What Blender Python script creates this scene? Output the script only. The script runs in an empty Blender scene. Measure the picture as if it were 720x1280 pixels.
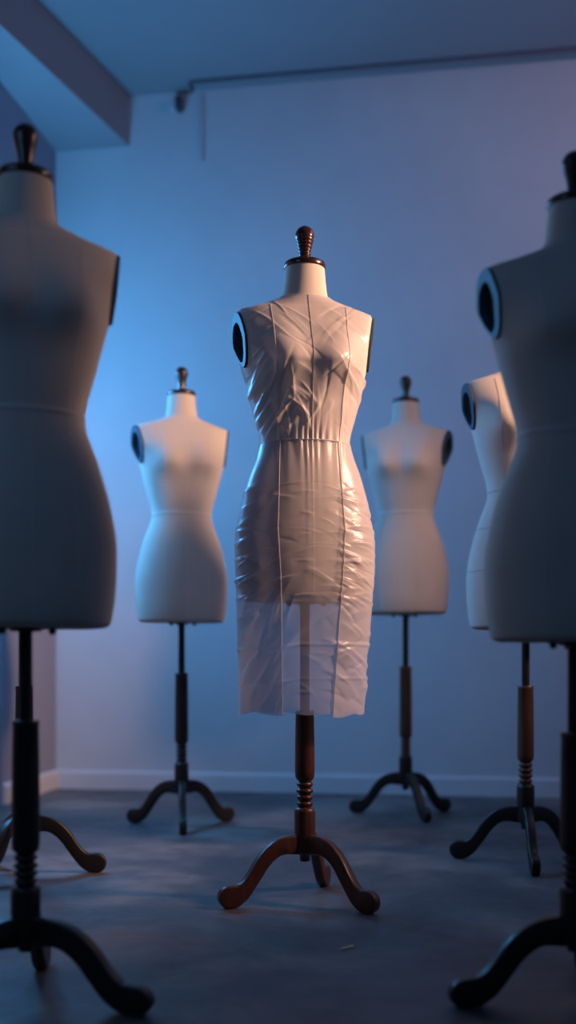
import bpy, bmesh, math, random
import numpy as np
from mathutils import Vector, Matrix, noise

PI = math.pi
scene = bpy.context.scene
COL = scene.collection
R = math.radians

# ------------------------------------------------------------------ materials
def new_mat(name):
    m = bpy.data.materials.new(name)
    m.use_nodes = True
    nt = m.node_tree
    return m, nt, nt.nodes['Principled BSDF'], nt.nodes['Material Output']

def nd(nt, typ, **kw):
    n = nt.nodes.new(typ)
    for k, v in kw.items():
        if k in n.inputs:
            n.inputs[k].default_value = v
        else:
            setattr(n, k, v)
    return n

def ramp(nt, fac, stops):
    r = nt.nodes.new('ShaderNodeValToRGB')
    el = r.color_ramp.elements
    while len(el) < len(stops):
        el.new(0.5)
    for e, (p, c) in zip(el, stops):
        e.position = p
        e.color = (*c, 1)
    nt.links.new(fac, r.inputs['Fac'])
    return r

def noisy(name, stops, scale=6, detail=6, rough=0.7, bump=0.0, bump_scale=None, stretch=(1, 1, 1),
          metallic=0.0, coat=0.0, rough_var=0.0, distort=0.0, spec=0.5):
    m, nt, b, out = new_mat(name)
    tc = nd(nt, 'ShaderNodeTexCoord')
    mp = nd(nt, 'ShaderNodeMapping')
    mp.inputs['Scale'].default_value = stretch
    nt.links.new(tc.outputs['Object'], mp.inputs['Vector'])
    n = nd(nt, 'ShaderNodeTexNoise', Scale=scale, Detail=detail, Roughness=0.6, Distortion=distort)
    nt.links.new(mp.outputs['Vector'], n.inputs['Vector'])
    r = ramp(nt, n.outputs['Fac'], stops)
    nt.links.new(r.outputs['Color'], b.inputs['Base Color'])
    b.inputs['Roughness'].default_value = rough
    b.inputs['Metallic'].default_value = metallic
    b.inputs['Coat Weight'].default_value = coat
    b.inputs['Specular IOR Level'].default_value = spec
    if rough_var:
        mr = nd(nt, 'ShaderNodeMapRange')
        mr.inputs['To Min'].default_value = rough - rough_var
        mr.inputs['To Max'].default_value = rough + rough_var
        nt.links.new(n.outputs['Fac'], mr.inputs['Value'])
        nt.links.new(mr.outputs['Result'], b.inputs['Roughness'])
    if bump:
        n2 = nd(nt, 'ShaderNodeTexNoise', Scale=bump_scale or scale * 8, Detail=4)
        nt.links.new(mp.outputs['Vector'], n2.inputs['Vector'])
        bp = nd(nt, 'ShaderNodeBump', Strength=bump, Distance=0.002)
        nt.links.new(n2.outputs['Fac'], bp.inputs['Height'])
        nt.links.new(bp.outputs['Normal'], b.inputs['Normal'])
    return m

M = {}
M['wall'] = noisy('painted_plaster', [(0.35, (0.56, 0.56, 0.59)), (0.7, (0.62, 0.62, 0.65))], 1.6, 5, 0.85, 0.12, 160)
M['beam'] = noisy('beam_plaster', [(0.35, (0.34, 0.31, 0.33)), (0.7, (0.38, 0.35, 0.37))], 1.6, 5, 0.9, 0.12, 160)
M['wall_left'] = noisy('shaded_plaster', [(0.35, (0.25, 0.28, 0.36)), (0.7, (0.28, 0.31, 0.39))], 1.6, 5, 0.85, 0.12, 160)  # plaster darkened grey-blue, standing in for shade where warm light spills
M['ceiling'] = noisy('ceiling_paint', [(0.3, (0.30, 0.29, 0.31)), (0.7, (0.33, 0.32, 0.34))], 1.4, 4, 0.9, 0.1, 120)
M['trim'] = noisy('baseboard_paint', [(0.3, (0.58, 0.58, 0.62)), (0.7, (0.63, 0.63, 0.66))], 4, 3, 0.5, 0.05, 90)
M['door'] = noisy('door_paint', [(0.3, (0.035, 0.05, 0.085)), (0.7, (0.045, 0.06, 0.10))], 4, 3, 0.6, 0.05, 90)
M['linen'] = noisy('linen_cloth', [(0.3, (0.60, 0.55, 0.49)), (0.7, (0.66, 0.61, 0.55))], 7, 5, 0.92, 0.25, 900, spec=0.2)
M['tape'] = noisy('twill_tape', [(0.3, (0.66, 0.62, 0.57)), (0.7, (0.72, 0.68, 0.63))], 30, 3, 0.9, 0.2, 900, spec=0.2)
M['stitch'] = noisy('seam_thread', [(0.3, (0.32, 0.28, 0.25)), (0.7, (0.40, 0.35, 0.31))], 40, 3, 0.9, spec=0.2)
M['wood_red'] = noisy('mahogany_wood', [(0.25, (0.034, 0.010, 0.006)), (0.55, (0.070, 0.021, 0.010)), (0.8, (0.115, 0.040, 0.017))],
                      14, 8, 0.38, 0.15, 60, stretch=(5, 5, 0.5), coat=0.25, distort=0.8)
M['wood_dark'] = noisy('dark_stained_wood', [(0.25, (0.010, 0.006, 0.005)), (0.6, (0.024, 0.013, 0.010)), (0.85, (0.042, 0.022, 0.014))],
                       14, 8, 0.40, 0.12, 60, stretch=(5, 5, 0.5), coat=0.1, distort=0.8)
M['wood_black'] = noisy('ebonised_wood', [(0.25, (0.005, 0.004, 0.004)), (0.6, (0.010, 0.007, 0.006)), (0.85, (0.016, 0.010, 0.008))],
                        14, 8, 0.45, 0.12, 60, stretch=(5, 5, 0.5), distort=0.8)
M['lacquer_red'] = noisy('oxblood_lacquer', [(0.3, (0.022, 0.007, 0.005)), (0.7, (0.045, 0.015, 0.010))], 9, 4, 0.24, coat=0.4)
M['wood_mid'] = noisy('walnut_wood', [(0.25, (0.038, 0.017, 0.009)), (0.55, (0.085, 0.038, 0.018)), (0.85, (0.13, 0.060, 0.028))],
                      14, 8, 0.42, 0.12, 60, stretch=(5, 5, 0.5), coat=0.1, distort=0.8)
M['black_metal'] = noisy('black_metal', [(0.3, (0.008, 0.009, 0.012)), (0.7, (0.016, 0.017, 0.02))], 20, 3, 0.42, metallic=0.4)
M['lacquer'] = noisy('black_lacquer', [(0.3, (0.016, 0.008, 0.006)), (0.7, (0.035, 0.016, 0.011))], 9, 4, 0.3, coat=0.25)
M['plate'] = noisy('arm_plate_lacquer', [(0.3, (0.034, 0.065, 0.10)), (0.7, (0.042, 0.075, 0.11))], 9, 3, 0.55, spec=0.25)
M['recess'] = noisy('arm_plate_black', [(0.3, (0.010, 0.016, 0.021)), (0.7, (0.016, 0.022, 0.028))], 9, 3, 0.6, spec=0.2)
M['device'] = noisy('device_plastic', [(0.3, (0.04, 0.04, 0.06)), (0.7, (0.06, 0.06, 0.08))], 9, 3, 0.5)
M['device_face'] = noisy('device_face', [(0.3, (0.5, 0.5, 0.52)), (0.7, (0.55, 0.55, 0.58))], 9, 3, 0.5)
M['conduit'] = noisy('conduit_paint', [(0.3, (0.12, 0.11, 0.14)), (0.7, (0.15, 0.14, 0.17))], 9, 3, 0.7)
M['trunking'] = noisy('trunking_paint', [(0.3, (0.46, 0.46, 0.51)), (0.7, (0.50, 0.50, 0.55))], 9, 3, 0.7)
M['chip'] = noisy('pale_wood', [(0.3, (0.85, 0.62, 0.36)), (0.7, (0.92, 0.74, 0.50))], 40, 4, 0.7)

def floor_material():
    m, nt, b, out = new_mat('worn_concrete')
    tc = nd(nt, 'ShaderNodeTexCoord')
    n1 = nd(nt, 'ShaderNodeTexNoise', Scale=1.7, Detail=8, Roughness=0.62, Distortion=0.4)
    n2 = nd(nt, 'ShaderNodeTexNoise', Scale=7.0, Detail=8, Roughness=0.7, Distortion=1.0)
    n3 = nd(nt, 'ShaderNodeTexNoise', Scale=55.0, Detail=5, Roughness=0.7)
    for n in (n1, n2, n3):
        nt.links.new(tc.outputs['Object'], n.inputs['Vector'])
    r1 = ramp(nt, n1.outputs['Fac'], [(0.36, (0.045, 0.050, 0.062)), (0.5, (0.092, 0.094, 0.102)), (0.62, (0.215, 0.190, 0.178))])
    r2 = ramp(nt, n2.outputs['Fac'], [(0.30, (0.55, 0.55, 0.57)), (0.6, (1.0, 0.99, 0.98)), (0.8, (1.35, 1.3, 1.25))])
    mx = nd(nt, 'ShaderNodeMixRGB', blend_type='MULTIPLY')
    mx.inputs['Fac'].default_value = 0.75
    nt.links.new(r1.outputs['Color'], mx.inputs['Color1'])
    nt.links.new(r2.outputs['Color'], mx.inputs['Color2'])
    # worn scratches
    wv = nd(nt, 'ShaderNodeTexVoronoi', Scale=2.3, feature='DISTANCE_TO_EDGE')
    nt.links.new(n1.outputs['Color'], wv.inputs['Vector'])
    nt.links.new(mx.outputs['Color'], b.inputs['Base Color'])
    mr = nd(nt, 'ShaderNodeMapRange')
    mr.inputs['From Min'].default_value = 0.3
    mr.inputs['From Max'].default_value = 0.7
    mr.inputs['To Min'].default_value = 0.36
    mr.inputs['To Max'].default_value = 0.62
    nt.links.new(n2.outputs['Fac'], mr.inputs['Value'])
    nt.links.new(mr.outputs['Result'], b.inputs['Roughness'])
    bp = nd(nt, 'ShaderNodeBump', Strength=0.35, Distance=0.003)
    ad = nd(nt, 'ShaderNodeMath', operation='ADD')
    nt.links.new(n2.outputs['Fac'], ad.inputs[0])
    nt.links.new(n3.outputs['Fac'], ad.inputs[1])
    nt.links.new(ad.outputs['Value'], bp.inputs['Height'])
    nt.links.new(bp.outputs['Normal'], b.inputs['Normal'])
    return m
M['floor'] = floor_material()

def sheer(name, base, transp, transl, rough, bump=0.25, crumple=0.35):
    m, nt, b, out = new_mat(name)
    tc = nd(nt, 'ShaderNodeTexCoord')
    n = nd(nt, 'ShaderNodeTexNoise', Scale=9, Detail=5, Roughness=0.55, Distortion=0.8)
    nt.links.new(tc.outputs['Object'], n.inputs['Vector'])
    r = ramp(nt, n.outputs['Fac'], [(0.3, tuple(c * 0.93 for c in base)), (0.7, base)])
    nt.links.new(r.outputs['Color'], b.inputs['Base Color'])
    b.inputs['Roughness'].default_value = rough
    b.inputs['Specular IOR Level'].default_value = 0.6
    b.inputs['Sheen Weight'].default_value = 0.15
    bp = nd(nt, 'ShaderNodeBump', Strength=bump, Distance=0.004)
    rg = nt.nodes.new('ShaderNodeTexNoise')
    rg.noise_type = 'RIDGED_MULTIFRACTAL'
    rg.inputs['Scale'].default_value = 6.5
    rg.inputs['Detail'].default_value = 2.5
    rg.inputs['Roughness'].default_value = 0.45
    rg.inputs['Distortion'].default_value = 0.7
    mp = nd(nt, 'ShaderNodeMapping')
    mp.inputs['Rotation'].default_value = (0.5, 0.6, 0.3)
    mp.inputs['Scale'].default_value = (1.0, 1.0, 1.7)
    nt.links.new(tc.outputs['Object'], mp.inputs['Vector'])
    nt.links.new(mp.outputs['Vector'], rg.inputs['Vector'])
    bp2 = nd(nt, 'ShaderNodeBump', Strength=crumple, Distance=0.006)
    nt.links.new(rg.outputs['Fac'], bp2.inputs['Height'])
    nt.links.new(n.outputs['Fac'], bp.inputs['Height'])
    nt.links.new(bp2.outputs['Normal'], bp.inputs['Normal'])
    nt.links.new(bp.outputs['Normal'], b.inputs['Normal'])
    tl = nd(nt, 'ShaderNodeBsdfTranslucent')
    nt.links.new(r.outputs['Color'], tl.inputs['Color'])
    nt.links.new(bp.outputs['Normal'], tl.inputs['Normal'])
    tp = nd(nt, 'ShaderNodeBsdfTransparent')
    m1 = nd(nt, 'ShaderNodeMixShader')
    m1.inputs['Fac'].default_value = transl
    nt.links.new(b.outputs['BSDF'], m1.inputs[1])
    nt.links.new(tl.outputs['BSDF'], m1.inputs[2])
    m2 = nd(nt, 'ShaderNodeMixShader')
    m2.inputs['Fac'].default_value = transp
    nt.links.new(m1.outputs['Shader'], m2.inputs[1])
    nt.links.new(tp.outputs['BSDF'], m2.inputs[2])
    nt.links.new(m2.outputs['Shader'], out.inputs['Surface'])
    return m
M['bodice'] = sheer('sheer_satin', (0.77, 0.73, 0.73), 0.16, 0.22, 0.34)
M['skirt'] = sheer('sheer_organza', (0.68, 0.68, 0.76), 0.50, 0.30, 0.34)
M['skirt_panel'] = sheer('sheer_organza_fold', (0.74, 0.72, 0.78), 0.40, 0.28, 0.30)
M['dress_seam'] = sheer('organza_seam', (0.82, 0.79, 0.77), 0.15, 0.25, 0.4, 0.1)
M['dress_stitch'] = sheer('organza_stitching', (0.50, 0.45, 0.43), 0.15, 0.25, 0.5, 0.1)

# ------------------------------------------------------------------ object helpers
def link_mesh(name, me, mat, parent=None):
    o = bpy.data.objects.new(name, me)
    COL.objects.link(o)
    if mat is not None and not me.materials:
        me.materials.append(mat)
    if parent is not None:
        o.parent = parent
    return o

def from_bm(name, bm, mat, parent=None, smooth=True, angle=None):
    bmesh.ops.recalc_face_normals(bm, faces=bm.faces)
    me = bpy.data.meshes.new(name)
    bm.to_mesh(me)
    bm.free()
    if smooth:
        for p in me.polygons:
            p.use_smooth = True
        if angle:
            me.set_sharp_from_angle(angle=R(angle))
    return link_mesh(name, me, mat, parent)

def empty(name, loc, rz, label, cat, group=None):
    o = bpy.data.objects.new(name, None)
    o.empty_display_size = 0.1
    COL.objects.link(o)
    o.location = loc
    o.rotation_euler = (0, 0, rz)
    tag(o, label, cat, group)
    return o

def tag(o, label, cat, group=None):
    o['label'] = label
    o['category'] = cat
    if group:
        o['group'] = group

def structure(o):
    o['kind'] = 'structure'
    return o

def box_bm(x0, x1, y0, y1, z0, z1, bev=0.0):
    bm = bmesh.new()
    bmesh.ops.create_cube(bm, size=1)
    for v in bm.verts:
        v.co = ((x0 + x1) / 2 + v.co.x * (x1 - x0), (y0 + y1) / 2 + v.co.y * (y1 - y0), (z0 + z1) / 2 + v.co.z * (z1 - z0))
    if bev:
        bmesh.ops.bevel(bm, geom=bm.edges[:], offset=bev, segments=2, affect='EDGES', profile=0.5)
    return bm

def lathe_bm(prof, n=32, cx=0, cy=0):
    """prof: list of (r, z), closed with caps."""
    bm = bmesh.new()
    rings = []
    for r, z in prof:
        rings.append([bm.verts.new((cx + r * math.cos(2 * PI * i / n), cy + r * math.sin(2 * PI * i / n), z)) for i in range(n)])
    for a, b in zip(rings, rings[1:]):
        for i in range(n):
            j = (i + 1) % n
            bm.faces.new((a[i], a[j], b[j], b[i]))
    bm.faces.new(rings[0][::-1])
    bm.faces.new(rings[-1])
    return bm

def tube_bm(pts, r, seg=8, bm=None):
    bm = bm or bmesh.new()
    pts = [Vector(p) for p in pts]
    rings = []
    prev = None
    for i, p in enumerate(pts):
        t = (pts[min(i + 1, len(pts) - 1)] - pts[max(i - 1, 0)]).normalized()
        if prev is None:
            ref = Vector((0, 0, 1)) if abs(t.z) < 0.9 else Vector((1, 0, 0))
            u = t.cross(ref).normalized()
        else:
            u = (prev - t * prev.dot(t)).normalized()
        prev = u
        w = t.cross(u)
        rr = r(i / (len(pts) - 1)) if callable(r) else r
        rings.append([bm.verts.new(p + (u * math.cos(2 * PI * k / seg) + w * math.sin(2 * PI * k / seg)) * rr) for k in range(seg)])
    for a, b in zip(rings, rings[1:]):
        for k in range(seg):
            j = (k + 1) % seg
            bm.faces.new((a[k], a[j], b[j], b[k]))
    bm.faces.new(rings[0][::-1])
    bm.faces.new(rings[-1])
    return bm

# ------------------------------------------------------------------ torso surface
# key rows: z, half width, front depth, back depth, exponent
TORSO = np.array([
    (0.000, 0.150, 0.098, 0.104, 2.25),
    (0.004, 0.161, 0.109, 0.115, 2.25),
    (0.016, 0.1675, 0.1155, 0.121, 2.25),
    (0.070, 0.1755, 0.121, 0.129, 2.2),
    (0.150, 0.1785, 0.120, 0.134, 2.2),
    (0.236, 0.1665, 0.113, 0.126, 2.2),
    (0.320, 0.1430, 0.102, 0.106, 2.2),
    (0.375, 0.1220, 0.094, 0.090, 2.2),
    (0.408, 0.1150, 0.091, 0.084, 2.2),
    (0.440, 0.1180, 0.093, 0.085, 2.2),
    (0.500, 0.1345, 0.101, 0.092, 2.25),
    (0.560, 0.1500, 0.110, 0.099, 2.35),
    (0.610, 0.1630, 0.111, 0.102, 2.4),
    (0.650, 0.1780, 0.104, 0.103, 2.4),
    (0.690, 0.1990, 0.093, 0.099, 2.3),
    (0.725, 0.1960, 0.079, 0.088, 2.25),
    (0.748, 0.1800, 0.068, 0.076, 2.2),
    (0.760, 0.1450, 0.061, 0.068, 2.15),
    (0.772, 0.1080, 0.057, 0.063, 2.1),
    (0.781, 0.0830, 0.055, 0.060, 2.05),
    (0.790, 0.0660, 0.053, 0.056, 2.0),
    (0.802, 0.0600, 0.0515, 0.054, 2.0),
    (0.835, 0.0555, 0.0500, 0.052, 2.0),
    (0.874, 0.0520, 0.0500, 0.052, 2.0),
])

def catmull(keys, t):
    n = len(keys)
    i = np.clip(np.floor(t).astype(int), 0, n - 2)
    f = (t - i)[:, None]
    g = lambda k: keys[np.clip(k, 0, n - 1)]
    p0, p1, p2, p3 = g(i - 1), g(i), g(i + 1), g(i + 2)
    z = keys[:, 0]
    # non-uniform tangents by z-like chord to avoid overshoot
    def tang(a, b, c):
        d1, d2 = b - a, c - b
        m = (d1 + d2) / 2
        same = (d1 * d2) > 0
        lim = 3 * np.minimum(np.abs(d1), np.abs(d2))
        return np.where(same, np.sign(m) * np.minimum(np.abs(m), lim), 0)
    m1 = np.where((i[:, None] == 0), p2 - p1, tang(p0, p1, p2))
    m2 = np.where((i[:, None] == n - 2), p2 - p1, tang(p1, p2, p3))
    f2, f3 = f * f, f * f * f
    return (2 * f3 - 3 * f2 + 1) * p1 + (f3 - 2 * f2 + f) * m1 + (-2 * f3 + 3 * f2) * p2 + (f3 - f2) * m2

def surf(rows, th, bust=1.0):
    """rows (m,5), th (n,) -> (m,n,3).  theta 0 = +x side, pi/2 = front (-y)."""
    c, s = np.cos(th)[None, :], np.sin(th)[None, :]
    z, a, f, b, e = [rows[:, k][:, None] for k in range(5)]
    x = a * np.sign(c) * np.abs(c) ** (2 / e)
    d = np.abs(s) ** (2 / e)
    y = np.where(s >= 0, -f * d, b * d)
    zz = np.repeat(z, len(th), 1)
    # bust: two soft apexes, bridged in the middle
    if bust:
        front = np.clip(s, 0, 1) ** 0.5
        for sx in (-1, 1):
            up = np.where(zz > 0.602, 0.075, 0.042)
            g = np.exp(-((x - sx * 0.084) / 0.050) ** 2 - ((zz - 0.602) / up) ** 2)
            y = y - bust * 0.034 * g * front
        up = np.where(zz > 0.602, 0.070, 0.046)
        br = np.exp(-(x / 0.062) ** 4 - ((zz - 0.602) / up) ** 2)
        y = y - bust * 0.016 * br * front
    return np.stack([x, y, zz], -1)

def theta_for_x(rows, x):
    """front theta giving lateral position x on each row"""
    a, e = rows[:, 1], rows[:, 4]
    q = np.clip(x / a, -0.999, 0.999)
    c = np.sign(q) * np.abs(q) ** (e / 2)
    return np.arccos(c)

def grid_normals(P, wrap=True):
    if wrap:
        du = np.roll(P, -1, 1) - np.roll(P, 1, 1)
    else:
        du = np.gradient(P, axis=1)
    dv = np.gradient(P, axis=0)
    n = np.cross(dv, du)
    n /= np.maximum(np.linalg.norm(n, axis=-1, keepdims=True), 1e-9)
    return n

def grid_bm(P, wrap=True):
    bm = bmesh.new()
    m, n = P.shape[:2]
    V = [[bm.verts.new(P[i, j]) for j in range(n)] for i in range(m)]
    for i in range(m - 1):
        for j in range(n if wrap else n - 1):
            k = (j + 1) % n
            bm.faces.new((V[i][j], V[i][k], V[i + 1][k], V[i + 1][j]))
    return bm, V

ARM_N = {s: Vector((s * 1.0, -0.21, -0.115)).normalized() for s in (-1, 1)}
ARM_P = {s: Vector((s * 0.1745, 0.0, 0.69)) for s in (-1, 1)}

NT = 128
TS = np.concatenate([np.linspace(i, i + 1, 6, endpoint=False) for i in range(len(TORSO) - 1)] + [[len(TORSO) - 1]])
ROWS = catmull(TORSO, TS)
TH = np.arange(NT) / NT * 2 * PI

def row_at(z):
    """interpolated profile row at height z (for rows below the shoulder it is unique)"""
    i = int(np.argmin(np.abs(ROWS[:, 0] - z)))
    j = i + 1 if ROWS[i, 0] < z and i + 1 < len(ROWS) else max(i - 1, 0)
    za, zb = ROWS[i, 0], ROWS[j, 0]
    f = 0 if abs(zb - za) < 1e-9 else (z - za) / (zb - za)
    return ROWS[i] * (1 - f) + ROWS[j] * f

def shoulder_geom(bm):
    ok = {v for v in bm.verts if v.co.z > 0.575}
    return list(ok) + [e for e in bm.edges if all(v in ok for v in e.verts)] + [f for f in bm.faces if all(v in ok for v in f.verts)]

_cache = {}
def torso_meshes():
    if 'torso' in _cache:
        return _cache['torso']
    P = surf(ROWS, TH)
    bm, V = grid_bm(P)
    # underside, slightly domed
    c = bm.verts.new((0, 0.0, 0.0))
    for j in range(NT):
        bm.faces.new((V[0][(j + 1) % NT], V[0][j], c))
    bm.faces.new(V[-1])
    loops = {}
    for s in (-1, 1):
        res = bmesh.ops.bisect_plane(bm, geom=shoulder_geom(bm), plane_co=ARM_P[s], plane_no=ARM_N[s], clear_outer=True)
        vs = [g for g in res['geom_cut'] if isinstance(g, bmesh.types.BMVert)]
        cen = sum((v.co for v in vs), Vector()) / len(vs)
        u = Vector((0, 1, 0)) - ARM_N[s] * ARM_N[s].y
        u.normalize()
        w = ARM_N[s].cross(u)
        vs.sort(key=lambda v: math.atan2((v.co - cen).dot(w), (v.co - cen).dot(u)))
        loops[s] = ([v.co.copy() for v in vs], cen, ARM_N[s].copy())
    bmesh.ops.recalc_face_normals(bm, faces=bm.faces)
    me = bpy.data.meshes.new('torso')
    bm.to_mesh(me)
    bm.free()
    for p in me.polygons:
        p.use_smooth = True
    me.set_sharp_from_angle(angle=R(50))
    me.materials.append(M['linen'])
    plates = {}
    for s, (L, cen, no) in loops.items():
        n = 48   # resample the outline evenly by angle
        u = (Vector((0, 1, 0)) - no * no.y).normalized()
        w = no.cross(u)
        ang = [math.atan2((p - cen).dot(w), (p - cen).dot(u)) for p in L]
        rad = [(p - cen).length for p in L]
        A = [2 * PI * k / n - PI for k in range(n)]
        rr = np.interp(A, np.array(ang), np.array(rad), period=2 * PI)
        sh = Vector((0, 0.006, -0.007))
        ring = lambda sc, off: [cen + sh * (1 if sc < 0.8 else 0) + (u * math.cos(a) + w * math.sin(a)) * r * sc + no * off for a, r in zip(A, rr)]
        bm = bmesh.new()
        spec = [(0.97, -0.020), (0.985, -0.004), (1.01, 0.0), (1.012, 0.004), (0.99, 0.0065), (0.73, 0.0065), (0.69, 0.003), (0.66, -0.016)]
        rings = [[bm.verts.new(p) for p in ring(*q)] for q in spec]
        for a, b in zip(rings, rings[1:]):
            for k in range(n):
                bm.faces.new((a[k], a[(k + 1) % n], b[(k + 1) % n], b[k]))
        bm.faces.new(rings[0][::-1])
        bm.faces.new(rings[-1])
        bmesh.ops.recalc_face_normals(bm, faces=bm.faces)
        pm = bpy.data.meshes.new('arm_plate')
        bm.to_mesh(pm); bm.free()
        for p in pm.polygons:
            p.use_smooth = True
        pm.set_sharp_from_angle(angle=R(40))
        pm.materials.append(M['plate'])
        bm = bmesh.new()
        spec = [(0.655, -0.016), (0.655, -0.013), (0.60, -0.012), (0.3, -0.0115)]
        rings = [[bm.verts.new(p) for p in ring(*q)] for q in spec]
        for a, b in zip(rings, rings[1:]):
            for k in range(n):
                bm.faces.new((a[k], a[(k + 1) % n], b[(k + 1) % n], b[k]))
        bm.faces.new(rings[0][::-1])
        bm.faces.new(rings[-1])
        bmesh.ops.recalc_face_normals(bm, faces=bm.faces)
        rm = bpy.data.meshes.new('inset_disc')
        bm.to_mesh(rm); bm.free()
        for p in rm.polygons:
            p.use_smooth = True
        rm.materials.append(M['recess'])
        plates[s] = (pm, rm)
    _cache['torso'] = (me, plates)
    return _cache['torso']

def surf_point(z, x=None, th=None, off=0.0):
    row = row_at(z)[None, :]
    t = theta_for_x(row, x) if th is None else np.array([th])
    e = 1e-3
    P = surf(row, t)[0, 0]
    P2 = surf(row, t + e)[0, 0]
    r3 = row_at(min(z + 0.002, 0.87))[None, :]
    P3 = surf(r3, t)[0, 0]
    n = np.cross(P3 - P, P2 - P)
    n /= max(np.linalg.norm(n), 1e-12)
    return P + n * off, n

def ribbon_mesh(name, pts, nrm, width, mat, closed=False, off=0.0006):
    """thin strip lying on the surface, with a little thickness"""
    bm = bmesh.new()
    rings = []
    N = len(pts)
    for i in range(N):
        p = np.array(pts[i]); n = np.array(nrm[i])
        a = np.array(pts[(i + 1) % N] if closed else pts[min(i + 1, N - 1)])
        b = np.array(pts[(i - 1) % N] if closed else pts[max(i - 1, 0)])
        t = a - b; t /= np.linalg.norm(t)
        w = np.cross(n, t); w /= np.linalg.norm(w)
        rings.append([bm.verts.new(p + w * width * sx + n * o) for sx, o in ((-0.5, -0.0006), (-0.42, off), (0.42, off), (0.5, -0.0006))])
    for i in range(N if closed else N - 1):
        a, b = rings[i], rings[(i + 1) % N]
        for k in range(3):
            bm.faces.new((a[k], a[k + 1], b[k + 1], b[k]))
    bmesh.ops.recalc_face_normals(bm, faces=bm.faces)
    me = bpy.data.meshes.new(name)
    bm.to_mesh(me); bm.free()
    for p in me.polygons:
        p.use_smooth = True
    me.materials.append(mat)
    return me

def ring_seam(name, z, width, mat, off=0.0006):
    P, Nn = [], []
    for k in range(96):
        p, n = surf_point(z, th=2 * PI * k / 96)
        P.append(p); Nn.append(n)
    return ribbon_mesh(name, P, Nn, width, mat, True, off)

def vert_seam(name, path, width, mat, off=0.0006):
    """path: (z, x) key points down the front"""
    zs = np.linspace(path[0][0], path[-1][0], 70)
    xs = np.interp(zs, [p[0] for p in path], [p[1] for p in path]) if path[0][0] < path[-1][0] else \
        np.interp(-zs, [-p[0] for p in path], [p[1] for p in path])
    P, Nn = [], []
    for z, x in zip(zs, xs):
        p, n = surf_point(z, x=x)
        P.append(p); Nn.append(n)
    return ribbon_mesh(name, P, Nn, width, mat, False, off)

PRINCESS = [(0.748, 0.10), (0.70, 0.093), (0.605, 0.088), (0.50, 0.076), (0.408, 0.066), (0.30, 0.078), (0.15, 0.085), (0.018, 0.080)]

# ------------------------------------------------------------------ stand parts
def finial_bm(z0, ridges=True):
    prof = [(0.0165, z0), (0.0172, z0 + 0.006), (0.0150, z0 + 0.010)]
    base = [(0.0145, 0.012), (0.0150, 0.022), (0.0165, 0.035), (0.0193, 0.048), (0.0222, 0.058), (0.0248, 0.070)]
    zs = np.linspace(0.012, 0.070, 46)
    for z in zs:
        r = np.interp(z, [b[1] for b in base], [b[0] for b in base])
        if ridges:
            r += 0.0011 * math.sin((z - 0.012) / 0.0091 * 2 * PI) * min(1, max(0, 0.071 - z) / 0.01)
        prof.append((r, z0 + z))
    for k in range(1, 9):
        a = k / 8 * PI / 2
        prof.append((0.0249 * math.cos(a) + 0.0003, z0 + 0.0715 + 0.0265 * math.sin(a)))
    return lathe_bm(prof, 32)

def neck_cap_bm(z0):
    return lathe_bm([(0.048, z0 - 0.001), (0.0535, z0 + 0.0005), (0.0548, z0 + 0.004), (0.0548, z0 + 0.011), (0.0535, z0 + 0.0145), (0.050, z0 + 0.0165), (0.02, z0 + 0.0175)], 48)

def column_bm(ztop):
    p = [(0.0150, 0.235), (0.0205, 0.247)]
    # turned rings
    for zc, r in ((0.257, 0.0210), (0.274, 0.0220), (0.291, 0.0225), (0.308, 0.0215)):
        for k in range(-4, 5):
            a = k / 4 * PI / 2
            p.append((0.0155 + (r - 0.0155) * math.cos(a), zc + 0.0068 * math.sin(a)))
    p += [(0.017, 0.317), (0.0225, 0.322), (0.0255, 0.330), (0.0262, 0.345), (0.0255, ztop * 0.6 + 0.33 * 0.4), (0.0242, ztop - 0.012), (0.0250, ztop - 0.010), (0.0250, ztop - 0.002), (0.0235, ztop)]
    return lathe_bm(p, 32)

def hub_bm():
    return lathe_bm([(0.0110, 0.106), (0.0135, 0.108), (0.0140, 0.122), (0.018, 0.126), (0.0255, 0.130), (0.0275, 0.140), (0.0275, 0.236), (0.0262, 0.243), (0.0225, 0.247), (0.016, 0.248)], 32)

LEG_C = [(0.018, 0.152, 0.0265), (0.045, 0.1525, 0.0245), (0.0755, 0.147, 0.0215), (0.100, 0.132, 0.0200), (0.122, 0.109, 0.0190),
         (0.141, 0.081, 0.0183), (0.159, 0.057, 0.0190), (0.177, 0.040, 0.0230), (0.196, 0.0315, 0.0285), (0.212, 0.0295, 0.0292)]

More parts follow.
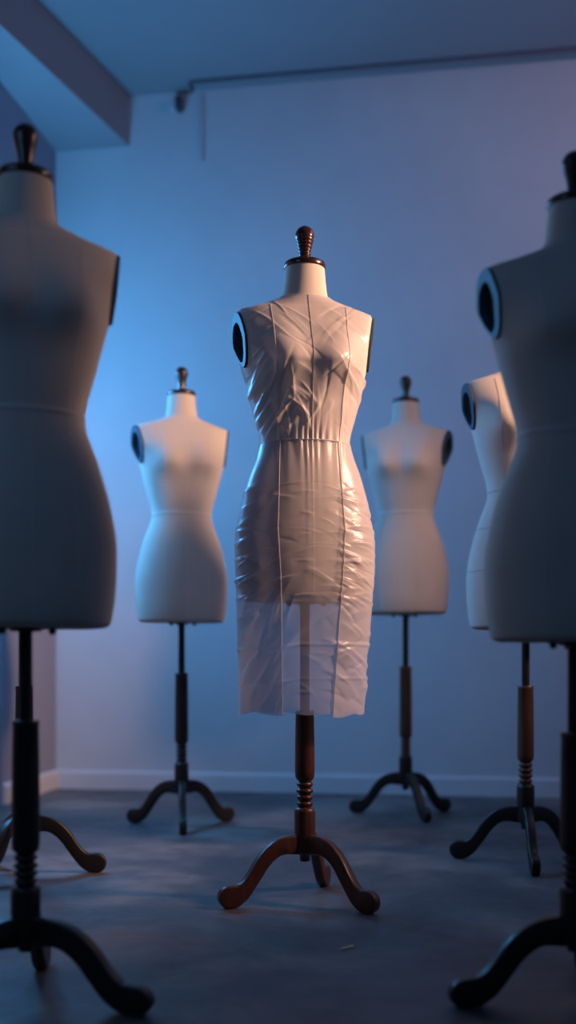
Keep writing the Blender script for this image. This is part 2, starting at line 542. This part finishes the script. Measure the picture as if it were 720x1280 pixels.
def leg_mesh(rs=1.0, thick=1.0):
    key = ('leg', rs, thick)
    if key in _cache:
        return _cache[key]
    K = np.array(LEG_C)
    K = catmull(K, np.linspace(0, len(K) - 1, 46))
    K[:, 2] *= 1 + (thick - 1) * np.clip((0.215 - K[:, 0]) / 0.05, 0.25, 1)
    up, dn = [], []
    for i in range(len(K)):
        a, b = K[max(i - 1, 0)], K[min(i + 1, len(K) - 1)]
        t = np.array([b[0] - a[0], b[1] - a[1]]); t /= np.linalg.norm(t)
        n = np.array([-t[1], t[0]])
        up.append(K[i, :2] + n * K[i, 2]); dn.append(K[i, :2] - n * K[i, 2])
    # round toe
    c = K[-1, :2]
    r0 = K[-1, 2]
    a0 = math.atan2(*(up[-1] - c)[::-1])
    toe = [c + r0 * np.array([math.cos(a0 - PI * k / 12), math.sin(a0 - PI * k / 12)]) for k in range(1, 12)]
    outline = up + toe + dn[::-1]
    outline = [(p[0] * rs, max(p[1], 0.0)) for p in outline]
    bm = bmesh.new()
    hw = 0.0135
    f = bm.faces.new([bm.verts.new((p[0], -hw, p[1])) for p in outline])
    bm.normal_update()
    ex = bmesh.ops.extrude_face_region(bm, geom=[f])
    bmesh.ops.translate(bm, vec=(0, 2 * hw, 0), verts=[v for v in ex['geom'] if isinstance(v, bmesh.types.BMVert)])
    rim = [e for e in bm.edges if abs(e.verts[0].co.y - e.verts[1].co.y) < 1e-6]
    bmesh.ops.bevel(bm, geom=rim, offset=0.0055, segments=3, affect='EDGES', profile=0.5)
    big = [fc for fc in bm.faces if len(fc.verts) > 8]
    bmesh.ops.triangulate(bm, faces=big)
    bmesh.ops.recalc_face_normals(bm, faces=bm.faces)
    me = bpy.data.meshes.new('leg')
    bm.to_mesh(me); bm.free()
    for p in me.polygons:
        p.use_smooth = True
    me.set_sharp_from_angle(angle=R(45))
    _cache[key] = me
    return me

GROUP = 'tailor dress forms on tripod stands'

def dress_form(x, y, yaw, zbase, zcol, legs, label, wood, tscale=1.0, legr=1.0, finial_mat=None, ridges=False,
               seams='plain', leg_wood=None, low=1.0):
    root = empty('dress_form', (x, y, 0), 0, label, 'dress form', GROUP)
    tm, plates = torso_meshes()
    def put(name, me, mat=None, parent=root, scaled=True):
        o = bpy.data.objects.new(name, me)
        COL.objects.link(o)
        o.parent = parent
        if mat is not None and len(me.materials) == 0:
            me.materials.append(mat)
        return o
    T = put('torso', tm)
    T.location = (0, 0, zbase); T.rotation_euler = (0, 0, yaw); T.scale = (tscale,) * 3
    for s in (-1, 1):
        pl = put('arm_plate', plates[s][0], parent=T)
        put('inset_disc', plates[s][1], parent=pl)
    for nm, me in seam_meshes(seams):
        put(nm, me, parent=T)
    # neck cap and finial share the torso's frame
    fm = finial_mat or M['lacquer']
    cap = from_bm('neck_cap', neck_cap_bm(0.873), fm, root)
    fin = from_bm('finial', finial_bm(0.889, ridges), fm, root)
    for o in (cap, fin):
        o.location = (0, 0, zbase); o.rotation_euler = (0, 0, yaw); o.scale = (tscale,) * 3
    # fixing bolts under the body
    for k in range(3):
        a = yaw + PI / 2 + k * 2 * PI / 3
        cx, cy = 0.052 * math.cos(a), 0.052 * math.sin(a)
        from_bm('bolt', lathe_bm([(0.004, zbase - 0.013), (0.0065, zbase - 0.011), (0.0065, zbase - 0.004), (0.010, zbase - 0.003), (0.010, zbase + 0.001)], 10, cx, cy), M['black_metal'], root, angle=40)
    from_bm('rod', lathe_bm([(0.0125, zcol - 0.05), (0.0125, zbase - 0.008), (0.030, zbase - 0.006), (0.030, zbase + 0.002), (0.012, zbase + 0.003)], 24), M['black_metal'], root, angle=40)
    from_bm('column', column_bm(zcol / low), wood, root, angle=50).scale.z = low
    from_bm('hub', hub_bm(), leg_wood or wood, root, angle=45).scale.z = low
    lm = leg_mesh(legr, 1.25 if low < 1 else 1.0)
    key = ('legm', legr, low, (leg_wood or wood).name)
    if key not in _cache:
        c = lm.copy()
        c.materials.clear()
        c.materials.append(leg_wood or wood)
        _cache[key] = c
    for a in legs:
        o = put('leg', _cache[key])
        o.rotation_euler = (0, 0, R(a))
        o.scale.z = low
    return root

def seam_meshes(kind):
    if ('seam', kind) in _cache:
        return _cache[('seam', kind)]
    out = []
    if kind == 'none':
        pass
    else:
        vis = kind == 'marked'
        mt = M['stitch'] if vis else M['tape']
        w = 0.0022 if vis else 0.003
        out.append(('center_seam', vert_seam('center_seam', [(0.780, 0), (0.018, 0)], w, mt, 0.0005)))
        for s in (-1, 1):
            out.append(('princess_seam', vert_seam('princess_seam', [(z, s * x) for z, x in PRINCESS], w, mt, 0.0005)))
        out.append(('waist_tape', ring_seam('waist_tape', 0.412, 0.0028 if vis else 0.011, mt, 0.0009)))
        if vis:
            out.append(('hip_seam', ring_seam('hip_seam', 0.30, 0.0024, mt, 0.0005)))
            out.append(('hip_seam', ring_seam('hip_seam', 0.172, 0.0024, mt, 0.0005)))
    _cache[('seam', kind)] = out
    return out

# ------------------------------------------------------------------ build the seven forms
CAM_Z = 0.62
def at(px, Y):
    return (px - 360) / 1350 * Y

form_center = dress_form(at(381, 2.84), 2.84, R(8), 0.788, 0.502, (203, 318, 74),
    'dress form in the sheer white dress on a reddish brown turned stand', M['wood_red'], finial_mat=M['lacquer_red'], ridges=True, seams='none')
dress_form(at(227, 4.17), 4.17, R(17), 0.786, 0.592, (277, 157, 37),
    'bare cream dress form against the back wall, between the near left form and the dress', M['wood_dark'])
dress_form(at(507, 4.47), 4.47, R(-16), 0.832, 0.617, (286, 161, 33),
    'bare cream dress form against the back wall, just right of the white dress', M['wood_mid'], leg_wood=M['wood_black'])
dress_form(at(657, 3.40), 3.40, R(-4), 0.735, 0.557, (265, 160, 25),
    'warmly lit cream dress form with dark seam lines, half hidden behind the near right form', M['wood_mid'], tscale=1.035, seams='marked', leg_wood=M['wood_black'])
dress_form(at(32, 2.0), 2.0, R(21), 0.690, 0.519, (340, 228, 95),
    'large shadowed dress form in the left foreground, cut by the picture edge', M['wood_dark'], tscale=0.945, legr=1.08, low=0.86)
dress_form(at(718, 2.0), 2.0, R(-1), 0.664, 0.497, (190, 310, 70),
    'large shadowed dress form in the right foreground, cut by the picture edge', M['wood_dark'], tscale=0.92, ridges=True, low=0.86)
dress_form(at(30, 3.2), 3.2, R(10), 0.76, 0.56, (10, 130, 250),
    'dress form hidden behind the near left form, only curved dark stand legs showing', M['wood_black'], tscale=0.95)

# ------------------------------------------------------------------ the dress
def creases(rng, n, x0, x1, z0, z1, ang, lmin, lmax, amp, wid):
    out = []
    for _ in range(n):
        cx, cz = rng.uniform(x0, x1), rng.uniform(z0, z1)
        a = ang(cx, cz, rng)
        out.append((cx, cz, math.cos(a), math.sin(a), rng.uniform(lmin, lmax), rng.uniform(0.45, 1) * amp * rng.choice((1, 1, -0.7)), rng.uniform(0.4, 1.1) * wid))
    return out

def crease_field(X, Z, cr):
    D = np.zeros_like(X)
    for cx, cz, ca, sa, L, A, w in cr:
        dx, dz = X - cx, Z - cz
        t = (dx * ca + dz * sa) / L
        d = (-dx * sa + dz * ca)
        d = d + 0.12 * L * t * t              # slight curve
        asym = np.where(d > 0, w, w * 2.6)    # one crisp side, one soft side
        D += A * np.exp(-np.abs(d / asym) ** 1.5) * np.exp(-(t * 1.35) ** 4)
    return D

def vnoise(P, scale, seed):
    m, n = P.shape[:2]
    out = np.zeros((m, n))
    for i in range(m):
        for j in range(n):
            p = P[i, j]
            out[i, j] = noise.noise(Vector((p[0] * scale[0] + seed, p[1] * scale[1], p[2] * scale[2])))
    return out

rng = random.Random(11)
dress = empty('dress', (at(381, 2.84), 2.84, 0.788), R(8),
              'sheer white sleeveless sheath dress, knee length, worn by the middle form', 'dress')

NB = 620
thB = np.arange(NB) / NB * 2 * PI

# --- bodice
tb0 = 8.0          # waist key index
tb1 = 19.7         # neckline
tsb = np.linspace(tb0, tb1, 300)
rowsB = catmull(TORSO, tsb)
PB = surf(rowsB, thB)
XB, ZB = PB[..., 0], PB[..., 2]
def ang_bodice(cx, cz, r):
    sx = 1 if cx > 0 else -1
    ax, az = sx * 0.086, 0.60
    base = math.atan2(cz - az, cx - ax)
    return base + r.gauss(0, 0.28)
crB = creases(rng, 46, -0.15, 0.15, 0.42, 0.60, ang_bodice, 0.025, 0.08, 0.0026, 0.0045)
crB += creases(rng, 40, -0.16, 0.16, 0.60, 0.76, lambda x, z, r: r.choice((-1, 1)) * r.uniform(0.5, 1.1), 0.03, 0.08, 0.0015, 0.0042)
crB += creases(rng, 26, -0.15, -0.05, 0.41, 0.60, lambda x, z, r: r.uniform(0.9, 1.4), 0.03, 0.08, 0.0035, 0.005)
nB = grid_normals(PB)
front = np.clip(np.sin(thB)[None, :] * 3 + 0.6, 0, 1)
fade = np.clip((rowsB[:, 0] - 0.408) / 0.03, 0.15, 1)[:, None]
dB = 0.0045 + np.maximum(crease_field(XB, ZB, crB) * front * fade, -0.0025)
dB += 0.0012 * vnoise(PB, (22, 22, 14), 3.1) * front
shelf = 1 / (1 + np.exp(-(ZB - 0.596 - 0.05 * np.abs(XB)) / 0.0035)) * np.exp(-(np.clip(ZB - 0.60, 0, 1) / 0.05) ** 2)
dB += 0.0065 * shelf * np.exp(-(XB / 0.092) ** 6) * front
for sx in (-1, 1):      # darts rising from the waist to the bust points
    xd = sx * np.interp(ZB, [0.408, 0.50, 0.598], [0.074, 0.080, 0.090])
    dB += 0.0022 * np.exp(-np.abs((XB - xd) / 0.006) ** 1.4) * np.clip((0.60 - ZB) / 0.03, 0, 1) * front
# waist gathers running up into the bodice
ga = np.exp(-np.clip((rowsB[:, 0] - 0.408) / 0.035, 0, 9))[:, None] * np.exp(-((XB - 0.01) / 0.07) ** 4) * front
dB += 0.0016 * np.sin(XB * 420 + 2 * np.sin(XB * 60)) * ga
PBd = PB + nB * dB[..., None]
bm, V = grid_bm(PBd)
for s in (-1, 1):
    bmesh.ops.bisect_plane(bm, geom=shoulder_geom(bm), plane_co=ARM_P[s] - ARM_N[s] * 0.003, plane_no=ARM_N[s], clear_outer=True)
bodice = from_bm('bodice', bm, M['bodice'], dress)

def path_on(Pd, rows, th, xs, lift=0.0005):
    """follow target x per row on the front of a displaced grid"""
    nrm = grid_normals(Pd)
    tt = np.array([theta_for_x(rows[i:i + 1], xs[i])[0] for i in range(len(rows))])
    idx = tt / (2 * PI) * len(th)
    pts, nn = [], []
    for i in range(len(rows)):
        j = int(idx[i]); f = idx[i] - j
        p = Pd[i, j % len(th)] * (1 - f) + Pd[i, (j + 1) % len(th)] * f
        n = nrm[i, j % len(th)]
        pts.append(p + n * lift); nn.append(n)
    return pts, nn

for name, keyz, keyx, mt in (
        ('center_seam', (0.408, 0.79), (0.004, 0.0), M['dress_stitch']),
        ('princess_seam', (0.408, 0.50, 0.605, 0.70, 0.76), (0.074, 0.080, 0.090, 0.094, 0.098), M['dress_seam']),
        ('princess_seam', (0.408, 0.50, 0.605, 0.70, 0.76), (-0.074, -0.080, -0.090, -0.094, -0.098), M['dress_seam'])):
    xs = np.interp(rowsB[:, 0], keyz, keyx)
    lim = rowsB[:, 0] < 0.757 if name != 'center_seam' else rowsB[:, 0] < 1
    pts, nn = path_on(PBd, rowsB, thB, xs)
    k = int(lim.sum())
    link_mesh(name, ribbon_mesh(name, pts[:k], nn[:k], 0.0017, mt, False, 0.0006), None, bodice)
# neckline binding
pts = [tuple(PBd[-1, j]) for j in range(0, NB, 4)]
nn = [grid_normals(PBd)[-1, j] for j in range(0, NB, 4)]
link_mesh('neckline_binding', ribbon_mesh('neckline_binding', pts, nn, 0.002, M['dress_seam'], True, 0.0006), None, bodice)

# --- skirt: z measured from the form's lower edge
SK = np.array([
    (0.4085, 0.1185, 0.0945, 0.088, 2.2),
    (0.375, 0.1270, 0.0985, 0.094, 2.2),
    (0.320, 0.1475, 0.1070, 0.111, 2.2),
    (0.236, 0.1710, 0.1185, 0.131, 2.2),
    (0.150, 0.1830, 0.1255, 0.139, 2.2),
    (0.070, 0.1820, 0.1275, 0.136, 2.2),
    (0.000, 0.1770, 0.1250, 0.130, 2.2),
    (-0.150, 0.1695, 0.1180, 0.121, 2.2),
    (-0.288, 0.1640, 0.1120, 0.114, 2.2)])
NSK = 380
rowsS = catmull(SK, np.linspace(0, len(SK) - 1, NSK))
PS = surf(rowsS, thB, 0)
PS[..., 0] += np.interp(rowsS[:, 0], [-0.288, 0.05], [-0.012, 0.0])[:, None]
XS, ZS = PS[..., 0], PS[..., 2]
nS = -grid_normals(PS)
def ang_skirt(cx, cz, r):
    return (-1 if cx > 0.0 else 1) * r.uniform(-0.25, 0.6)
crS = creases(rng, 70, -0.17, 0.17, 0.0, 0.31, ang_skirt, 0.018, 0.060, 0.0021, 0.0038)
crS += creases(rng, 46, 0.05, 0.18, -0.02, 0.30, lambda x, z, r: r.uniform(-0.6, 0.15), 0.02, 0.055, 0.0025, 0.0040)
crS += creases(rng, 26, -0.185, -0.13, -0.05, 0.22, lambda x, z, r: r.uniform(-0.7, 0.7), 0.015, 0.04, 0.0030, 0.004)
crS += creases(rng, 26, -0.17, -0.06, -0.28, 0.02, lambda x, z, r: r.uniform(0.8, 1.4), 0.03, 0.08, 0.0030, 0.006)
crS += creases(rng, 34, 0.05, 0.17, -0.28, 0.02, lambda x, z, r: r.choice((-1, 1)) * r.uniform(0.2, 1.0), 0.03, 0.07, 0.0034, 0.006)
crS += creases(rng, 8, -0.06, 0.06, -0.27, -0.05, lambda x, z, r: r.uniform(-0.9, 0.4), 0.02, 0.05, 0.0018, 0.004)
frS = np.clip(np.sin(thB)[None, :] * 3 + 0.8, 0, 1)
dS = np.maximum(crease_field(XS, ZS, crS) * frS, -0.0022)
top = np.clip((0.4085 - rowsS[:, 0]) / 0.03, 0.0, 1)[:, None]
dS = dS * top
# gathers below the waist, mostly across the middle panel
g = np.exp(-np.clip((0.4085 - rowsS[:, 0]) / 0.05, 0, 9))[:, None] * np.clip((0.4085 - rowsS[:, 0]) / 0.006, 0.25, 1)[:, None]
g = g * np.exp(-((XS - 0.0) / 0.075) ** 4) * frS
dS += 0.0030 * np.sin(XS * 330 + 2.4 * np.sin(XS * 70)) * g
# pressed fold line across the lower skirt
for zf, A in ((-0.118, 0.0044), (-0.205, 0.0018)):
    zl = zf + 0.02 * np.clip((-XS - 0.05) / 0.1, -0.2, 0.5) * -1
    dS += A * np.exp(-np.abs((ZS - zl) / 0.0034) ** 1.5) * np.clip(0.35 + np.abs(XS) / 0.12, 0, 1)
dS += 0.0022 * vnoise(PS, (9, 9, 7), 7.7) * top
lowf = np.clip((0.05 - rowsS[:, 0]) / 0.3, 0, 1)[:, None]
dS += 0.004 * lowf * np.sin(thB * 5 + 1.0)[None, :]
PSd = PS + nS * dS[..., None]
# uneven hem
hem = np.clip((-0.20 - rowsS[:, 0]) / 0.088, 0, 1)[:, None] ** 2
PSd[..., 2] += hem * (0.004 * np.sin(thB * 3 + 0.6) + 0.002 * np.sin(thB * 11))[None, :]
bm, V = grid_bm(PSd)
skirt = from_bm('skirt', bm, M['skirt'], dress)

# side panels lie over the skirt from side seam to princess seam
def side_panel(s):
    xs = np.interp(rowsS[:, 0], [-0.288, 0.0, 0.18, 0.4085], [0.064, 0.073, 0.083, 0.074]) * s
    if s < 0:
        xs = np.interp(rowsS[:, 0], [-0.288, 0.0, 0.18, 0.4085], [-0.060, -0.074, -0.084, -0.074])
    t_in = np.array([theta_for_x(rowsS[i:i + 1], xs[i])[0] for i in range(NSK)])
    t_out = np.full(NSK, -0.25 if s > 0 else PI + 0.25)
    m = 130
    P = np.zeros((NSK, m, 3))
    nrm = -grid_normals(PSd)
    for k in range(m):
        f = k / (m - 1)
        tt = t_in * (1 - f) + t_out * f
        idx = (tt / (2 * PI) * NB) % NB
        j = idx.astype(int); fr = (idx - j)[:, None]
        rr = np.arange(NSK)
        p = PSd[rr, j % NB] * (1 - fr) + PSd[rr, (j + 1) % NB] * fr
        nn = nrm[rr, j % NB]
        edge = math.exp(-(f / 0.05) ** 2)
        off = 0.0016 + 0.002 * edge * np.clip((0.0 - rowsS[:, 0]) / 0.2, 0, 1)
        P[:, k] = p + nn * off[:, None]
        P[:, k, 2] -= np.clip((-0.20 - rowsS[:, 0]) / 0.088, 0, 1) ** 2 * (0.009 + (0.010 * f ** 2 - 0.006 * math.sin(f * PI) if s < 0 else 0.004 * f - 0.002 * math.sin(f * PI)))
    bm, _ = grid_bm(P, wrap=False)
    o = from_bm('side_panel', bm, M['skirt_panel'], skirt)
    nP = grid_normals(P, wrap=False)
    pts = [P[i, 1] for i in range(0, NSK, 2)]
    nn = [nP[i, 1] * (1 if nP[i, 1][1] < 0 else -1) for i in range(0, NSK, 2)]
    return o, pts, nn
for s in (-1, 1):
    o, pts, nn = side_panel(s)
    link_mesh('panel_seam', ribbon_mesh('panel_seam', pts, nn, 0.0019, M['dress_seam'], False, 0.0008), None, skirt)
k = int((rowsS[:, 0] > 0.02).sum())
pts, nn = path_on(PSd, rowsS, thB, np.full(NSK, 0.004))
nn = [-q if q[1] > 0 else q for q in nn]
link_mesh('center_seam', ribbon_mesh('center_seam', pts[2:k], nn[2:k], 0.0013, M['dress_seam'], False, 0.0006), None, skirt)
# waist seam
pts = [PSd[1, j] + nS[1, j] * 0.0012 for j in range(0, NB, 2)]
nn = [nS[1, j] for j in range(0, NB, 2)]
link_mesh('waist_seam', ribbon_mesh('waist_seam', pts, nn, 0.0026, M['dress_seam'], True, 0.0010), None, skirt)

# ------------------------------------------------------------------ the room
BW_A = Vector((-1.175, 5.47, 0))            # back-left corner at the floor
BW_D = Vector((2.527, -0.40, 0)).normalized()
LW_D = Vector((-0.157, -1.0, 0)).normalized()
BW_N = Vector((-BW_D.y, BW_D.x, 0))         # points away from the camera
H = 3.47

def prism_bm(poly, z0, z1):
    bm = bmesh.new()
    lo = [bm.verts.new((p[0], p[1], z0)) for p in poly]
    hi = [bm.verts.new((p[0], p[1], z1)) for p in poly]
    bm.faces.new(lo[::-1]); bm.faces.new(hi)
    n = len(poly)
    for i in range(n):
        j = (i + 1) % n
        bm.faces.new((lo[i], lo[j], hi[j], hi[i]))
    return bm

def strip(a, d, length, n, t):
    """footprint of a wall: from a along d, thickness t on side n"""
    b = a + d * length
    return [a, b, b + n * t, a + n * t]

LEN_B = 4.3
LEN_L = 7.0
corner_r = BW_A + BW_D * LEN_B
LW_N = Vector((-1, 0.157, 0)).normalized()
room_poly = [BW_A + LW_N * 0.2 + BW_N * 0.2, corner_r + BW_N * 0.2 - LW_N * 0.2, corner_r + LW_D * LEN_L - LW_N * 0.2, BW_A + LW_D * LEN_L + LW_N * 0.2]
structure(from_bm('floor', prism_bm(room_poly, -0.1, 0.0), M['floor'], smooth=False))
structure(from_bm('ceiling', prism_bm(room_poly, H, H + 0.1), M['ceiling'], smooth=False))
structure(from_bm('wall_back', prism_bm(strip(BW_A, BW_D, LEN_B, BW_N, 0.15), 0, H), M['wall'], smooth=False))
# left wall, with the doorway in it
door0, door1, door_h = 0.66, 1.56, 2.05
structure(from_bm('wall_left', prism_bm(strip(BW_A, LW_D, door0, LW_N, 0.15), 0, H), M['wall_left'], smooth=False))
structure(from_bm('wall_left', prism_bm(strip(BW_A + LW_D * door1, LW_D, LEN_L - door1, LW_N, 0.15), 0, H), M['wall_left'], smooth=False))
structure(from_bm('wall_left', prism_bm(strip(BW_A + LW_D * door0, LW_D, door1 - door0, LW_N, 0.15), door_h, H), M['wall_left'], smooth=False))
structure(from_bm('wall_right', prism_bm(strip(corner_r, LW_D, LEN_L, -LW_N, 0.15), 0, H), M['wall'], smooth=False))
dr = structure(from_bm('door_1', prism_bm(strip(BW_A + LW_D * (door0 + 0.01) + LW_N * 0.03, LW_D, door1 - door0 - 0.02, LW_N, 0.045), 0.005, door_h - 0.01), M['door'], smooth=False))
hp = BW_A + LW_D * (door1 - 0.09) + LW_N * 0.03 - LW_N * 0.0
from_bm('door_handle', tube_bm([hp + Vector((0, 0, 1.0)), hp - LW_N * 0.05 + Vector((0, 0, 1.0)), hp - LW_N * 0.055 - LW_D * 0.11 + Vector((0, 0, 1.0))], 0.009), M['black_metal'], dr)
# skirting
def skirting(name, a, d, length, n):
    prof = [(0.0, 0.0), (0.014, 0.0), (0.014, 0.078), (0.010, 0.088), (0.0, 0.092)]
    bm = bmesh.new()
    ra = [bm.verts.new(a - n * o + Vector((0, 0, z))) for o, z in prof]
    rb = [bm.verts.new(a + d * length - n * o + Vector((0, 0, z))) for o, z in prof]
    k = len(prof)
    for i in range(k):
        j = (i + 1) % k
        bm.faces.new((ra[i], ra[j], rb[j], rb[i]))
    bm.faces.new(ra); bm.faces.new(rb[::-1])
    return structure(from_bm(name, bm, M['trim'], smooth=False))
skirting('baseboard_back', BW_A, BW_D, LEN_B, BW_N)
skirting('baseboard_left', BW_A, LW_D, door0, LW_N)
# dropped beam along the left side
def floor_pt(px, py_from_h, Y):
    return Vector((at(px, Y), Y, 0))
d0 = (corner_r - BW_A).normalized()
def on_back(px):
    # intersection of the camera ray with the back wall line
    k = (px - 360) / 1350
    # X = k Y ; BW_A + t BW_D
    t = (k * BW_A.y - BW_A.x) / (BW_D.x - k * BW_D.y)
    return BW_A + BW_D * t
e = on_back(162)
BD = Vector((-0.365, -1.0, 0)).normalized()
zb = CAM_Z + (832 - 183) / 1350 * e.y
far_l = e + BD * 5.2
beam_poly = [e, far_l, far_l + Vector((-1.0, 0, 0)), BW_A + LW_N * 0.1]
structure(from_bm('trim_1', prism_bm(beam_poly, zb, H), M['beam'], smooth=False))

# conduit on the ceiling by the back wall, dropping back to the wall at its left end
ca = on_back(243) - BW_N * 0.095 + Vector((0, 0, H - 0.009))
cb = ca + BW_D * 2.9
cw = on_back(240) - BW_N * 0.014 + Vector((0, 0, H - 0.009))
cl = on_back(184) - BW_N * 0.014 + Vector((0, 0, H - 0.009))
t = tube_bm([cw, ca * 0.5 + cw * 0.5, ca + BW_N * 0.01, ca + BW_D * 0.01, ca * 0.5 + cb * 0.5, cb], 0.0095, 10)
tag(from_bm('cable_conduit', t, M['conduit']), 'thin dark conduit running along the ceiling edge above the back wall', 'conduit')
p = on_back(252)
o = prism_bm(strip(p - BW_D * 0.011 - BW_N * 0.012, BW_D, 0.022, BW_N, 0.012), CAM_Z + (832 - 201) / 1350 * p.y, CAM_Z + (832 - 122) / 1350 * p.y)
tag(from_bm('cable_cover', o, M['trunking'], smooth=False), 'short vertical cable cover high on the back wall below the conduit corner', 'cable cover')
p = on_back(223)
zs_ = CAM_Z + (832 - 134) / 1350 * p.y
sen = empty('wall_sensor', (p.x, p.y, zs_), math.atan2(BW_D.y, BW_D.x), 'small boxy sensor high on the back wall near the beam', 'sensor')
from_bm('housing', box_bm(-0.004, 0.026, -0.055, 0.0, -0.032, 0.032, 0.004), M['device'], sen, angle=40)
from_bm('face', box_bm(-0.026, -0.004, -0.050, 0.0, -0.028, 0.028, 0.003), M['device_face'], sen, angle=40)

# sliver of pale wood on the floor
Y = 837 / (1186 - 832)
bm = box_bm(-0.0195, 0.0195, -0.0035, 0.0035, 0.0, 0.0042, 0.0008)
for v in bm.verts:
    k = (v.co.x + 0.0195) / 0.039
    v.co.y *= 0.45 + 0.9 * k * (1.3 - k)
o = from_bm('wood_sliver', bm, M['chip'], smooth=False)
o.location = (at(434, Y) , 837.0 / 354.0, 0.0)
o.rotation_euler = (0, 0, R(42))
tag(o, 'pale wood sliver lying on the concrete floor before the middle stand', 'wood chip')

# ------------------------------------------------------------------ light
def area(name, loc, target, size, power, color, sy=None, spread=None):
    l = bpy.data.lights.new(name, 'AREA')
    l.energy = power; l.color = color; l.size = size
    if sy:
        l.shape = 'RECTANGLE'; l.size_y = sy
    if spread:
        l.spread = R(spread)
    o = bpy.data.objects.new(name, l)
    COL.objects.link(o)
    o.location = loc
    o.rotation_euler = (Vector(target) - Vector(loc)).to_track_quat('-Z', 'Y').to_euler()
    return o

def spot(name, loc, target, power, color, angle, blend, radius):
    l = bpy.data.lights.new(name, 'SPOT')
    l.energy = power; l.color = color; l.spot_size = R(angle); l.spot_blend = blend; l.shadow_soft_size = radius
    o = bpy.data.objects.new(name, l)
    COL.objects.link(o)
    o.location = loc
    o.rotation_euler = (Vector(target) - Vector(loc)).to_track_quat('-Z', 'Y').to_euler()
    return o

# warm lamp from the right
spot('warm_lamp', (2.45, 2.36, 2.15), (0.16, 3.20, 1.40), 680, (1.0, 0.56, 0.36), 59, 1.0, 0.2)
# blue lamp near the left end of the back wall
pl = bpy.data.lights.new('blue_lamp', 'POINT')
pl.energy = 66; pl.color = (0.08, 0.44, 0.96); pl.shadow_soft_size = 0.12
o = bpy.data.objects.new('blue_lamp', pl); COL.objects.link(o); o.location = (-1.28, 4.38, 1.88)
area('blue_side_lamp', (-1.36, 3.85, 1.6), (0.3, 2.9, 1.3), 0.3, 19, (0.08, 0.44, 1.0), sy=1.0)
# added mauve fill, no real fixture, high on the right to tint the back wall
area('mauve_wash', (1.9, 3.4, 3.1), (0.9, 5.2, 1.6), 0.8, 6.8, (1.0, 0.70, 0.90))
# cool soft fill from the front left
area('cool_fill', (-1.5, 0.7, 1.8), (0.6, 2.2, 1.2), 1.0, 3.4, (0.26, 0.52, 1.0))

w = bpy.data.worlds.new('World')
scene.world = w
w.use_nodes = True
bg = w.node_tree.nodes['Background']
bg.inputs['Color'].default_value = (0.16, 0.24, 0.48, 1)
bg.inputs['Strength'].default_value = 0.06

# ------------------------------------------------------------------ camera
cam = bpy.data.cameras.new('Camera')
cam.sensor_fit = 'HORIZONTAL'
cam.sensor_width = 24.0
cam.lens = 45.0
cam.shift_y = 192 / 720
cam.clip_start = 0.05
cam.dof.use_dof = True
cam.dof.focus_distance = 2.78
cam.dof.aperture_fstop = 1.45
co = bpy.data.objects.new('Camera', cam)
COL.objects.link(co)
co.location = (0, 0, CAM_Z)
co.rotation_euler = (PI / 2, 0, 0)
scene.camera = co

scene.view_settings.view_transform = 'Standard'
scene.view_settings.look = 'None'
scene.view_settings.exposure = 0
